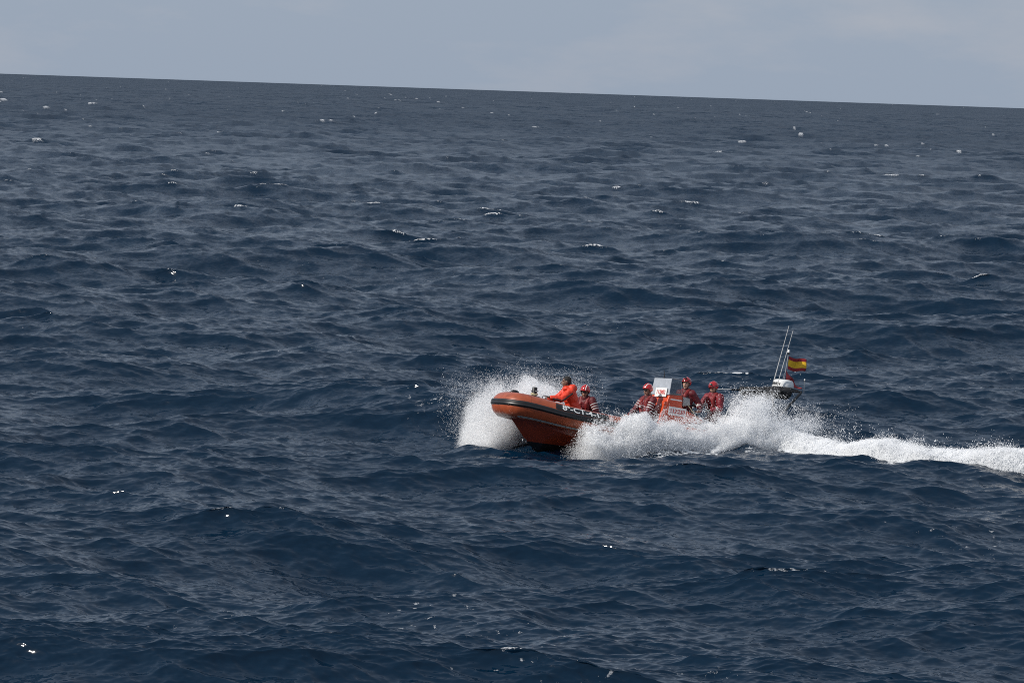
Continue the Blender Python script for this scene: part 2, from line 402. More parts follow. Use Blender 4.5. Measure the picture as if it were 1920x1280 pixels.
# ------------------------------------------------------------------ mesh shapes
class MB:
    def __init__(s): s.v = []; s.f = []; s.m = []
    def add(s, v, f, mi=0):
        o = len(s.v); s.v += [Vector(p) for p in v]; s.f += [tuple(i + o for i in q) for q in f]; s.m += [mi] * len(f)
        return s
    def box(s, c, d, rot=None, mi=0, bev=0.0):
        bm = bmesh.new(); bmesh.ops.create_cube(bm, size=1)
        bmesh.ops.scale(bm, vec=Vector(d), verts=bm.verts)
        if bev: bmesh.ops.bevel(bm, geom=bm.edges[:], offset=bev, segments=2, affect='EDGES', profile=0.6)
        if rot is not None: bmesh.ops.rotate(bm, matrix=rot, verts=bm.verts)
        bmesh.ops.translate(bm, vec=Vector(c), verts=bm.verts)
        bm.verts.index_update(); s.add([v.co.copy() for v in bm.verts], [[v.index for v in f.verts] for f in bm.faces], mi); bm.free(); return s
    def tube(s, pts, rad, seg=10, mi=0, cap=True, closed=False):
        pts = [Vector(p) for p in pts]; n = len(pts)
        if not hasattr(rad, '__len__'): rad = [rad] * n
        t0 = (pts[1] - pts[0]).normalized(); up = Vector((0, 0, 1)) if abs(t0.z) < .9 else Vector((1, 0, 0))
        x = t0.cross(up).normalized(); vs = []; fs = []
        for i in range(n):
            a = pts[(i - 1) % n] if (i or closed) else pts[0]; b = pts[(i + 1) % n] if (i < n - 1 or closed) else pts[-1]
            t = (b - a).normalized(); x = (x - t * x.dot(t)).normalized(); y = t.cross(x)
            for k in range(seg):
                q = 2 * PI * k / seg; vs.append(pts[i] + (x * math.cos(q) + y * math.sin(q)) * rad[i])
        for i in range(n if closed else n - 1):
            for k in range(seg):
                j = (i + 1) % n; k2 = (k + 1) % seg
                fs.append((i * seg + k, i * seg + k2, j * seg + k2, j * seg + k))
        if cap and not closed:
            fs.append(tuple(range(seg))[::-1]); fs.append(tuple((n - 1) * seg + k for k in range(seg)))
        return s.add(vs, fs, mi)
    def lathe(s, prof, c, seg=28, mi=0, axis=None):
        vs = []; fs = []; A = axis or Matrix.Identity(3)
        for r, z in prof:
            for k in range(seg):
                q = 2 * PI * k / seg; vs.append(Vector(c) + A @ Vector((r * math.cos(q), r * math.sin(q), z)))
        for i in range(len(prof) - 1):
            for k in range(seg):
                k2 = (k + 1) % seg; fs.append((i * seg + k, i * seg + k2, (i + 1) * seg + k2, (i + 1) * seg + k))
        fs.append(tuple(range(seg))[::-1]); fs.append(tuple((len(prof) - 1) * seg + k for k in range(seg)))
        return s.add(vs, fs, mi)
    def ell(s, c, r, A=None, mi=0, nu=16, nv=10):
        A = A or Matrix.Identity(3); vs = [Vector(c) + A @ Vector((0, 0, r[2]))]; fs = []
        for i in range(1, nv):
            p = PI * i / nv
            for k in range(nu):
                q = 2 * PI * k / nu; vs.append(Vector(c) + A @ Vector((r[0] * math.sin(p) * math.cos(q), r[1] * math.sin(p) * math.sin(q), r[2] * math.cos(p))))
        vs.append(Vector(c) + A @ Vector((0, 0, -r[2]))); e = len(vs) - 1
        for k in range(nu):
            k2 = (k + 1) % nu; fs.append((0, 1 + k, 1 + k2)); fs.append((e, e - nu + k2, e - nu + k))
            for i in range(nv - 2): a = 1 + i * nu; fs.append((a + k, a + nu + k, a + nu + k2, a + k2))
        return s.add(vs, fs, mi)
    def caps(s, a, b, ra, rb, mi=0):
        a, b = Vector(a), Vector(b); d = (b - a)
        if d.length < 1e-6: return s.ell(a, (ra,) * 3, None, mi)
        s.ell(a, (ra,) * 3, None, mi, 12, 8); s.ell(b, (rb,) * 3, None, mi, 12, 8)
        return s.tube([a, a + d * .5, b], [ra, (ra + rb) / 2, rb], 12, mi)
    def build(s, name, mats, parent=None, smooth=True, sharp=40):
        if not isinstance(mats, (list, tuple)): mats = [mats]
        o = mesh_from(name, [tuple(v) for v in s.v], s.f, mats=mats, smooth=smooth, parent=parent)
        o.data.polygons.foreach_set('material_index', s.m)
        if smooth: o.data.set_sharp_from_angle(angle=R(sharp))
        return o
    def remeshed(s, name, mats, parent, vox, smooth=2, wrinkle=0.0, wf=9.0, seed=0.0):
        o = s.build(name, mats, None)
        md = o.modifiers.new('r', 'REMESH'); md.mode = 'VOXEL'; md.voxel_size = vox
        if smooth:
            sm = o.modifiers.new('s', 'SMOOTH'); sm.iterations = smooth; sm.factor = 0.5
        dg = bpy.context.evaluated_depsgraph_get(); ev = o.evaluated_get(dg)
        me = bpy.data.meshes.new_from_object(ev); old = o.data
        o.modifiers.clear(); o.data = me; bpy.data.meshes.remove(old)
        me.materials.clear(); me.materials.append(mats if not isinstance(mats, (list, tuple)) else mats[0])
        if wrinkle:
            n = len(me.vertices); co = np.empty(n * 3, np.float32); me.vertices.foreach_get('co', co); co = co.reshape(-1, 3).astype(np.float64)
            no = np.empty(n * 3, np.float32); me.vertices.foreach_get('normal', no); no = no.reshape(-1, 3)
            w = fbm(co[:, 0] + seed, co[:, 1] + 5, co[:, 2] * 1.7 + 9, wf, 3, .6)
            w = 1 - np.abs(w - .5) * 6
            co = co + no * (w * wrinkle)[:, None]
            me.vertices.foreach_set('co', co.astype(np.float32).ravel())
        me.polygons.foreach_set('use_smooth', [True] * len(me.polygons)); me.update()
        o.parent = parent; o.name = name
        return o
def text_mesh(s, size, bold=0.0, fine=0.0):
    cu = bpy.data.curves.new('t', 'FONT'); cu.body = s; cu.size = size; cu.align_x = 'CENTER'; cu.align_y = 'CENTER'; cu.offset = bold
    cu.resolution_u = 3
    o = bpy.data.objects.new('t', cu); COL.objects.link(o)
    me = bpy.data.meshes.new_from_object(o.evaluated_get(bpy.context.evaluated_depsgraph_get()))
    if fine:
        bm = bmesh.new(); bm.from_mesh(me); bmesh.ops.triangulate(bm, faces=bm.faces)
        for _ in range(4):
            es = [e for e in bm.edges if e.calc_length() > fine]
            if es: bmesh.ops.subdivide_edges(bm, edges=es, cuts=1); bmesh.ops.triangulate(bm, faces=bm.faces)
        bm.to_mesh(me); bm.free()
    v = [tuple(p.co) for p in me.vertices]; f = [tuple(p.vertices) for p in me.polygons]
    bpy.data.objects.remove(o); bpy.data.curves.remove(cu); bpy.data.meshes.remove(me)
    return v, f

# ------------------------------------------------------------------ the boat
YAW, PITCH, HEEL = R(28), R(8.5), R(-5)
fw = Vector((-math.cos(YAW) * math.cos(PITCH), -math.sin(YAW) * math.cos(PITCH), math.sin(PITCH)))
pt = Vector((math.sin(YAW), -math.cos(YAW), 0)); up = fw.cross(pt)
pt2 = pt * math.cos(HEEL) - up * math.sin(HEEL); up2 = fw.cross(pt2)
BM = Matrix.Translation((6.05, 75.0, -1.13)) @ Matrix((fw, pt2, up2)).transposed().to_4x4()
boat = bpy.data.objects.new('rescue_boat', None); COL.objects.link(boat); boat.matrix_world = BM
boat.empty_display_size = 0.3
tag(boat, 'orange rigid inflatable rescue boat speeding bow up through its own spray', 'boat')

# centre line of the tube, bow centre to port stern; mirrored for starboard
def catmull(P, n=10):
    P = [Vector(p) for p in P]; out = []
    for i in range(len(P) - 1):
        p0 = P[i - 1] if i else P[0] * 2 - P[1]; p1, p2 = P[i], P[i + 1]; p3 = P[i + 2] if i + 2 < len(P) else P[-1] * 2 - P[-2]
        for k in range(n):
            t = k / n; out.append(0.5 * ((2 * p1) + (p2 - p0) * t + (2 * p0 - 5 * p1 + 4 * p2 - p3) * t * t + (3 * p1 - p0 - 3 * p2 + p3) * t ** 3))
    return out + [P[-1]]
half = catmull([(7.06, 0, 1.135), (7.05, .24, 1.135), (6.99, .40, 1.13), (6.82, .51, 1.12), (6.4, .66, 1.07), (5.7, .88, .98), (4.6, 1.02, .915), (3.2, 1.06, .90), (1.5, 1.07, .90), (-.3, 1.05, .93), (-.75, 1.03, .93)], 8)
hs = [0.0]
for a, b in zip(half, half[1:]): hs.append(hs[-1] + (b - a).length)
def trad(s): return 0.285 + .045 * max(0, 1 - s / 2.2) if s < hs[-1] - .5 else 0.285 - 0.15 * ((s - hs[-1] + .5) / .5) ** 1.5
def tsurf(s, phi, dr=0.0):
    """point on the port tube at arc length s from the bow, phi up from outboard"""
    s = max(0, min(hs[-1], s)); i = max(0, min(len(hs) - 2, int(np.searchsorted(hs, s)) - 1)); t = (s - hs[i]) / (hs[i + 1] - hs[i])
    c = half[i].lerp(half[i + 1], t)
    def tan(j): a = half[max(0, j - 1)] if j else Vector((half[1].x, -half[1].y, half[1].z)); return (half[min(len(half) - 1, j + 1)] - a).normalized()
    T = tan(i).lerp(tan(i + 1), t).normalized(); n = Vector((-T.y, T.x, 0)).normalized()
    if n.dot(c - Vector((3, 0, c.z))) < 0: n = -n
    r = trad(s) + dr
    return c + n * (math.cos(phi) * r) + Vector((0, 0, 1)) * (math.sin(phi) * r)
full = [Vector((p.x, -p.y, p.z)) for p in half[:0:-1]] + half
fulls = [-s for s in hs[:0:-1]] + hs
tb = MB().tube(full, [trad(abs(s)) for s in fulls], 28)
tb.build('tube', M_ORANGE, boat)
def band(name, s0, s1, f0, f1, dr, m, parent, ns=120, nf=6, both=True, bulge=0.0, ribs=0):
    mb = MB()
    for sg in ((1, -1) if both else (1,)):
        vs = []; fs = []
        for i in range(ns + 1):
            s = s0 + (s1 - s0) * i / ns
            ring = []
            for k in range(nf + 1):
                q = k / nf; d = dr + bulge * math.sin(PI * q) ** .5 - (ribs * (0.5 + .5 * math.cos(q * PI * 4)) if ribs else 0)
                if k in (0, nf): d = -0.004 if bulge else dr
                p = tsurf(s, R(f0 + (f1 - f0) * q), d); vs.append((p.x, p.y * sg, p.z))
        for i in range(ns):
            for k in range(nf): a = i * (nf + 1) + k; fs.append((a, a + 1, a + nf + 2, a + nf + 1))
        mb.add(vs, fs)
    return mb.build(name, m, parent)
band('rub_strake', 0, hs[-1] - .2, -6, 24, 0.006, M_BLACK, boat, nf=14, bulge=0.034, ribs=0.012)
# seam tapes across the tube
for s in (0.62, 2.6, 4.8, 6.6):
    for sg in (1, -1):
        vs = []; fs = []
        for i in range(2):
            for k in range(25): p = tsurf(s + .05 * i, R(-90 + 230 * k / 24), .004); vs.append((p.x, p.y * sg, p.z))
        for k in range(24): fs.append((k, k + 1, k + 26, k + 25))
        MB().add(vs, fs).build('seam_tape', M_ORANGE, boat)

# black name patch with the registration
REG0, REG1 = 1.32, 2.72
patch = band('registration_patch', REG0, REG1, 25, 62, 0.006, M_BLACK, boat, ns=30, both=False)
def tube_text(s, size, sc_, phc, name, parent, stretch=1.0):
    v, f = text_mesh(s, size, .004, .04)
    vs = [tsurf(sc_ + p[0] * stretch, R(phc) + p[1] / 0.29, 0.011) for p in v]
    o = MB().add(vs, f).build(name, M_TXTW, parent); return o
tube_text('8ª-CT-4-1', 0.235, (REG0 + REG1) / 2 - .04, 43, 'lettering', patch, 1.05)

# hull
def hull():
    mb = MB(); st = []
    us = [-.05, .8, 1.8, 2.8, 3.8, 4.6, 5.2, 5.7, 6.1, 6.4, 6.6, 6.8, 6.96]
    for u in us:
        kz = 0.0 if u < 5.4 else 0.045 * ((u - 5.4) / .8) ** 2 if u < 6.2 else 0.045 + (u - 6.2) * 0.99
        cz = 0.36 + max(0, u - 3.5) ** 2 * 0.045
        cv = 0.88 if u < 4 else 0.88 * max(0.03, 1 - ((u - 4) / 2.97) ** 2.2)
        sv = 0.93 if u < 4.4 else max(0.12, 0.93 - 0.80 * ((u - 4.4) / 2.8) ** 2.0)
        sz = 0.74 + 0.13 * max(0, u - 4.5) / 2.6
        cz = min(cz, sz - .04)
        kz = min(kz, cz - 0.01)
        row = []
        for sg in (-1, 1):
            sec = [(sv, sz), (cv * .98 + .02, cz + .06), (cv, cz)]
            for q in (.75, .5, .25, .08): sec.append((cv * q, kz + (cz - kz) * q ** 1.05))
            sec.append((0, kz))
            pts = [Vector((u, sg * a, b)) for a, b in sec]
            row += pts if sg < 0 else pts[:-1][::-1]
        st.append(row)
    n = len(st[0]); vs = [p for r in st for p in r]; fs = []
    for i in range(len(st) - 1):
        for k in range(n - 1): fs.append((i * n + k, (i + 1) * n + k, (i + 1) * n + k + 1, i * n + k + 1))
    fs.append(tuple(range(n))); fs.append(tuple((len(st) - 1) * n + k for k in range(n))[::-1])
    mb.add(vs, fs)
    return mb
m = M_HULL; ntm = m.node_tree; b = ntm.nodes['Principled BSDF']; lk = b.inputs['Base Color'].links[0].from_socket
tcc = N(ntm, 'ShaderNodeTexCoord'); sp = N(ntm, 'ShaderNodeSeparateXYZ'); ntm.links.new(tcc.outputs['Object'], sp.inputs[0])
gt = N(ntm, 'ShaderNodeMapRange'); ntm.links.new(sp.outputs['Z'], gt.inputs['Value']); gt.inputs['From Min'].default_value = .275; gt.inputs['From Max'].default_value = .285
mxx = N(ntm, 'ShaderNodeMix', data_type='RGBA'); ntm.links.new(gt.outputs[0], mxx.inputs['Factor']); mxx.inputs['A'].default_value = (.012, .012, .013, 1); ntm.links.new(lk, mxx.inputs['B'])
ntm.links.new(mxx.outputs['Result'], b.inputs['Base Color'])
hull().build('hull', M_HULL, boat, sharp=30)
# pale lacing strip with eyelets under the tube
ls = MB(); vs = []; fs = []
for i in range(60):
    for k in range(2):
        s = .45 + i * .055; p = tsurf(s, R(-50 - 14 * k), .012); vs.append(p)
for i in range(59): fs.append((2 * i, 2 * i + 1, 2 * i + 3, 2 * i + 2))
ls.add(vs, fs); ls.add([(v.x, -v.y, v.z) for v in vs], [f[::-1] for f in fs])
lace = ls.build('lacing_strip', M_GREY, boat)
for i in range(26):
    p = tsurf(.5 + i * .16, R(-57), .014); MB().ell(p, (.012, .012, .012), None, 0, 8, 6).build('eyelet', M_BLACK, lace)
# bow eye
MB().tube([Vector((6.50, 0, .28)) + Vector((.055 * math.cos(q), 0, .055 * math.sin(q))) for q in np.linspace(0, 2 * PI, 17)[:-1]], .011, 8, closed=True).build('bow_eye', M_STEEL, boat)
# deck
dk = MB(); vs = []
for u, v in ((-.04, .9), (3.5, .9), (4.6, .84), (5.3, .66), (5.9, .42), (6.35, .16)): vs += [(u, v, .66), (u, -v, .66)]
dk.add(vs, [(2 * i, 2 * i + 1, 2 * i + 3, 2 * i + 2) for i in range(5)]); dk.build('deck', M_DECK, boat)
fd = MB(); vs = []
for u, v in ((6.15, .66), (6.5, .55), (6.9, .40), (7.05, .16)): vs += [(u, v, 1.10), (u, -v, 1.10)]
n0 = len(vs); vs += [(a, b_, 1.04) for a, b_, c_ in vs]
fd.add(vs, [(2 * i, 2 * i + 2, 2 * i + 3, 2 * i + 1) for i in range(3)] + [(n0 + 2 * i, n0 + 2 * i + 1, n0 + 2 * i + 3, n0 + 2 * i + 2) for i in range(3)] + [(0, 1, n0 + 1, n0)])
fd.build('foredeck', M_DECK, boat)
MB().box((-.08, 0, .75), (.08, 1.75, .8), bev=.02).build('transom', M_CONS, boat)
# bow post with cross pins and turns of rope
bp = MB().lathe([(.066, 1.12), (.066, 1.66), (.058, 1.675), (.0, 1.675)], (6.38, 0, 0), 20)
post = bp.build('bow_post', M_BLACK, boat)
MB().tube([(6.38, -.16, 1.57), (6.38, .16, 1.57)], .017, 8).tube([(6.54, 0, 1.44), (6.22, 0, 1.44)], .017, 8).tube([(6.38, -.15, 1.41), (6.38, .15, 1.41)], .015, 8).build('cross_pin', M_STEEL, post)
MB().tube([Vector((6.38 + .08 * math.cos(q), .08 * math.sin(q), 1.47 + .0022 * q + .008 * math.sin(q * 3))) for q in np.linspace(0, 6 * PI, 90)], .014, 6).build('rope', M_CORD, post)
MB().tube([(6.20, .12, 1.05), (6.20, .12, 1.46), (6.17, .12, 1.49), (5.92, .18, 1.47), (5.89, .18, 1.44), (5.89, .18, .7)], .013, 8).build('bow_rail', M_STEEL, boat)
# black moulded handle on the nose
kn = MB().ell((6.98, .06, 1.45), (.13, .085, .08)).tube([(7.16, .06, 1.42), (6.98, .06, 1.48), (6.78, .08, 1.40)], [.02, .05, .02], 10)
kn.build('nose_fairlead', M_BLACK, boat)
# life line along the tube tops
for sg in (1, -1):
    pts = []
    for i in range(60):
        s = 2.9 + i * .09; p = tsurf(s, R(70), .02 + .03 * abs(math.sin(i * .35))); pts.append((p.x, p.y * sg, p.z))
    MB().tube(pts, .009, 6).build('grab_line', M_DARK, boat)

# console
def prism(prof, v0, v1, bev=.02):
    bm = bmesh.new(); a = [bm.verts.new((u, v0, z)) for u, z in prof]; c = [bm.verts.new((u, v1, z)) for u, z in prof]; n = len(prof)
    bm.faces.new(a); bm.faces.new(c[::-1])
    for i in range(n): bm.faces.new((a[i], c[i], c[(i + 1) % n], a[(i + 1) % n]))
    bmesh.ops.recalc_face_normals(bm, faces=bm.faces)
    if bev: bmesh.ops.bevel(bm, geom=bm.edges[:], offset=bev, segments=3, affect='EDGES', profile=.6)
    bm.verts.index_update(); r = MB().add([v.co.copy() for v in bm.verts], [[v.index for v in f.verts] for f in bm.faces]); bm.free(); return r
con = prism([(2.98, .66), (2.80, 1.66), (2.74, 1.90), (2.33, 1.93), (2.30, 1.62), (2.12, 1.55), (1.66, 1.40), (1.56, 1.28), (1.60, .66)], -.44, .44, .03).build('console', M_CONS, boat); con.location = (-.12, 0, .07)
MB().box((2.55, 0, 1.935), (.36, .80, .05), Matrix.Rotation(R(4), 3, 'Y'), bev=.015).build('dashboard', M_GREY, con)
prism([(2.32, 1.90), (2.12, 1.88), (2.08, 1.70), (2.30, 1.66)], -.30, .46, .015).build('instrument_box', M_GREY, con)
ws = MB().add([(2.76, -.45, 1.90), (2.76, .45, 1.90), (2.72, .43, 2.33), (2.72, -.43, 2.33), (2.75, -.45, 1.90), (2.75, .45, 1.90), (2.71, .43, 2.33), (2.71, -.43, 2.33)],
              [(0, 1, 2, 3), (7, 6, 5, 4), (0, 4, 5, 1), (1, 5, 6, 2), (2, 6, 7, 3), (3, 7, 4, 0)]).build('windscreen', M_PANEL, con, smooth=False)
for sg in (1, -1):
    MB().add([(2.74, .452 * sg, 1.92), (2.40, .452 * sg, 1.95), (2.42, .432 * sg, 2.32), (2.705, .432 * sg, 2.33)], [(0, 1, 2, 3)]).build('side_pane', M_CLEAR, ws, smooth=False)
for sg in (1, -1): MB().tube([(2.40, .455 * sg, 1.93), (2.42, .435 * sg, 2.33), (2.71, .437 * sg, 2.338)], .008, 6).build('screen_frame', M_STEEL, ws)
MB().tube([(2.70, .0, 2.32), (2.70, 0, 2.54)], [.016, .005], 8).build('whip_antenna', M_BLACK, ws)
# front sign: a white card with red figures, leaning on the screen
U = Vector((-.04, .02, .49)).normalized(); nfr = Vector((1, 0, .08)).normalized()
def sign(name, c, ex, ey_, w, h, txt, size, parent, nrm, tm=M_SIGNR, lift=.012, extra=None):
    c, ex, ey_, nrm = map(Vector, (c, ex, ey_, nrm)); mb = MB()
    q = [c + ex * a * w / 2 + ey_ * b_ * h / 2 for a, b_ in ((-1, -1), (1, -1), (1, 1), (-1, 1))]
    mb.add([p + nrm * lift for p in q] + q, [(0, 1, 2, 3), (7, 6, 5, 4), (0, 4, 5, 1), (1, 5, 6, 2), (2, 6, 7, 3), (3, 7, 4, 0)])
    o = mb.build(name, M_SIGN, parent, smooth=False)
    v, f = text_mesh(txt, size, .004)
    MB().add([c + nrm * (lift + .004) + ex * p[0] + ey_ * p[1] for p in v], f).build('lettering', tm, o, smooth=False)
    return o
sign('front_sign', (2.775, .07, 1.955), (0, 1, 0), (-.08, 0, 1), .56, .23, '112882', .15, con, (1, 0, .08))
sign('side_sign', (2.45, .442, 1.49), (-1, 0, -.03), (-.03, 0, 1), .54, .22, '112:230', .145, con, (0, 1, 0))
sign('maker_plate', (2.52, .442, 1.80), (-1, 0, -.03), (-.03, 0, 1), .36, .028, '', .02, con, (0, 1, 0), lift=.005) if False else MB().box((2.52, .4445, 1.79), (.34, .007, .03)).build('white_stripe', M_SIGN, con)
MB().box((2.86, .36, 1.42), (.10, .14, .62), Matrix.Rotation(R(-10), 3, 'Y'), bev=.03).build('corner_guard', M_CONS, con)
lamp = MB().lathe([(.0, -.05), (.05, -.05), (.075, .0), (.08, .04), (.07, .045), (0, .045)], (2.98, -.16, 1.84), 18, axis=Matrix.Rotation(R(80), 3, 'Y')).build('spotlight', M_BLACK, con)
MB().lathe([(.0, .0), (.062, .0), (.055, .012), (0, .016)], (2.98 + .047, -.16, 1.848), 18, axis=Matrix.Rotation(R(80), 3, 'Y')).build('lamp_glass', M_GREY, lamp)
MB().tube([(2.16, .47, 1.70), (1.64, .47, 1.22)], .012, 6).build('stay_cord', M_CORD, con)
MB().tube([Vector((2.02 + .05 * math.cos(q), .02 + .17 * math.cos(q + 1.57), 1.86 + .17 * math.sin(q + 1.57))) for q in np.linspace(0, 2 * PI, 25)[:-1]], .013, 8, closed=True).build('steering_wheel', M_BLACK, con)
# seats
def seat(u0, u1, v, z, name='seat'):
    o = prism([(u0, .66), (u1, .66), (u1 - .03, z - .12), (u0 + .03, z - .12)], v - .2, v + .2, .03).build(name, M_CONS, boat)
    MB().box(((u0 + u1) / 2, v, z - .06), (u1 - u0, .42, .12), bev=.045).build('cushion', M_BLACK, o)
    return o
seat(3.02, 3.55, -.02, 1.18); seat(1.0, 1.5, .05, 1.42); seat(.1, .65, .05, 1.35)
for v in (.26, -.2): MB().tube([(1.55, v, 1.42), (1.60, v + .02, 1.62), (1.68, v, 1.66), (1.76, v - .02, 1.60), (1.74, v - .04, 1.46)], .018, 8).build('hand_rail', M_BLACK, boat)
MB().box((.35, .62, 1.15), (.5, .35, .42), bev=.08).build('stern_locker', M_ORANGE, boat)

# stern arch with canopy roll, radar, aerials, light staff
ar = MB()
for sg in (1, -1):
    ar.tube([(-.25, .86 * sg, 1.0), (-.22, .80 * sg, 1.9), (-.26, .60 * sg, 2.38), (-.3, .50 * sg, 2.46)], .042, 10)
    ar.tube([(-.55, .84 * sg, 1.95), (-1.22, .52 * sg, 2.50)], .034, 10)
    ar.tube([(-.25, .84 * sg, 1.55), (-.55, .84 * sg, 1.95)], .024, 10)
    ar.tube([(.30, .56 * sg, 2.36), (-1.24, .50 * sg, 2.52)], .022, 8)
ar.tube([(-.3, -.5, 2.47), (-.3, .5, 2.47)], .03, 10).tube([(-1.22, -.52, 2.51), (-1.22, .52, 2.51)], .03, 10)
ar.tube([(-.5, .3, 2.40)] + [(-.55 - .35 * math.sin(q) , .32, 2.40 - .11 * math.sin(q)) for q in np.linspace(0.2, PI, 9)] + [(-1.05, .3, 2.46)], .008, 6)
arch = ar.build('arch', M_BLACK, boat); arch.location = (-.2, 0, .05)
MB().box((-.92, 0, 2.545), (.66, .70, .06), bev=.012).build('radar_platform', M_BLACK, arch)
for sg in (1, -1): MB().tube([(1.26, .88 * sg, 1.10), (1.04, .88 * sg, 1.80), (.52, .62 * sg, 2.36), (.10, .58 * sg, 2.42)], .019, 8).build('canopy_strut', M_AER, boat)
cn = MB(); pts = []; rad = []
for i in range(26):
    u = 0.12 - i * .042; pts.append((u, 0, 2.36 + .003 * i + .012 * math.sin(i * 1.9))); rad.append(.105 + .0016 * i + .01 * math.sin(i * .9) + .006 * math.sin(i * 2.7))
for v in (-.38, -.12, .15, .40): cn.tube([(p[0], v + .02 * math.sin(k * .7), p[2] - .02 * abs(v)) for k, p in enumerate(pts)], rad, 14)
cn.remeshed('folded_canopy', M_CANVAS, arch, .018, 2, .008)
radar = MB().lathe([(.26, 2.585), (.285, 2.60), (.285, 2.66), (.265, 2.74), (.235, 2.785), (.17, 2.80), (0, 2.805)], (-.97, 0, 0), 40).build('radar_dome', M_WHITE, arch)
v, f = text_mesh('GARMIN', .115, .003, .03)
MB().add([Vector((-.97 + .289 * math.cos(p[0] / .287 - .10), .289 * math.sin(p[0] / .287 - .10), 2.668 + p[1])) + (Vector((0, 0, 0))) for p in v], f).build('lettering', M_BLACK, radar)
MB().tube([(-.82, -.30, 2.55), (-1.12, -.28, 4.28)], [.014, .008], 8).build('long_aerial', M_AER, arch)
MB().lathe([(.045, 0), (.03, .06), (.018, .12), (.014, .2)], (-.62, .22, 2.36), 14).tube([(-.62, .22, 2.54), (-.88, .30, 4.13)], [.012, .007], 8).build('aerial', M_AER, arch)
staff = MB().tube([(-1.06, -.12, 2.80), (-1.10, -.12, 3.50)], .011, 8).tube([(-1.0, -.1, 2.80), (-1.06, -.12, 3.0)], .010, 6).build('light_staff', M_STEEL, arch)
MB().lathe([(.016, 0), (.03, .05), (.03, .06)], (-1.10, -.12, 3.49), 14).build('lamp_base', M_BLACK, staff)
MB().lathe([(.034, 0), (.036, .05), (.028, .075), (0, .08)], (-1.10, -.12, 3.55), 14).build('lamp_shade', M_WHITE, staff)
MB().tube([(-1.32, .50, 2.50), (-1.30, .50, 2.80)], .009, 6).ell((-1.30, .50, 2.84), (.03, .03, .04)).build('stern_light', M_STEEL, arch)
# flags
def cloth(name, f, nu, nv, mats, mi=None, th=.006):
    vs = [f(i / nu, j / nv) for j in range(nv + 1) for i in range(nu + 1)]; mb = MB(); n = len(vs)
    fs = [(j * (nu + 1) + i, j * (nu + 1) + i + 1, (j + 1) * (nu + 1) + i + 1, (j + 1) * (nu + 1) + i) for j in range(nv) for i in range(nu)]
    mb.add(vs, fs)
    mb.m = [mi(j / nv) if mi else 0 for j in range(nv) for i in range(nu)]
    o = mb.build(name, mats, None, sharp=180)
    s = o.modifiers.new('thickness', 'SOLIDIFY'); s.thickness = th
    o.matrix_world = BM @ Matrix.Translation((-.2, 0, .05))
    return o
def f1(a, b_):
    x = a * .56
    return (-1.115 - .01 - x, -.12 + .05 * a * math.sin(a * 7.5 + b_ * 1.2) + .015 * math.sin(b_ * 6 + a * 4) * a, 3.46 - b_ * .34 - .04 * b_ * a - .035 * math.sin(a * 5) - .05 * a * a * (1 - b_) + .0 * a)
fl = cloth('flag', f1, 28, 16, [M_FR, M_FY], lambda t: 0 if (t < .25 or t >= .75) else 1)
tag(fl, 'small red, yellow and red striped flag streaming from the light staff', 'flag')
def f2(a, b_):
    t = max(.06, 1 - a) ** .8
    h = .40 * t * b_
    return (-1.09 - .50 * a - .03 * b_, -.12 + .10 * a * math.sin(a * 6 + b_ * 3), 3.08 - .40 * a ** .8 - h - .02 * math.sin(a * 9) + .33 * a * .0)
pn = cloth('pennant', f2, 22, 12, [M_PEN])
tag(pn, 'faded dark red triangular pennant hanging behind the white radar dome', 'pennant')
print('boat', round(time.time() - T0, 1))
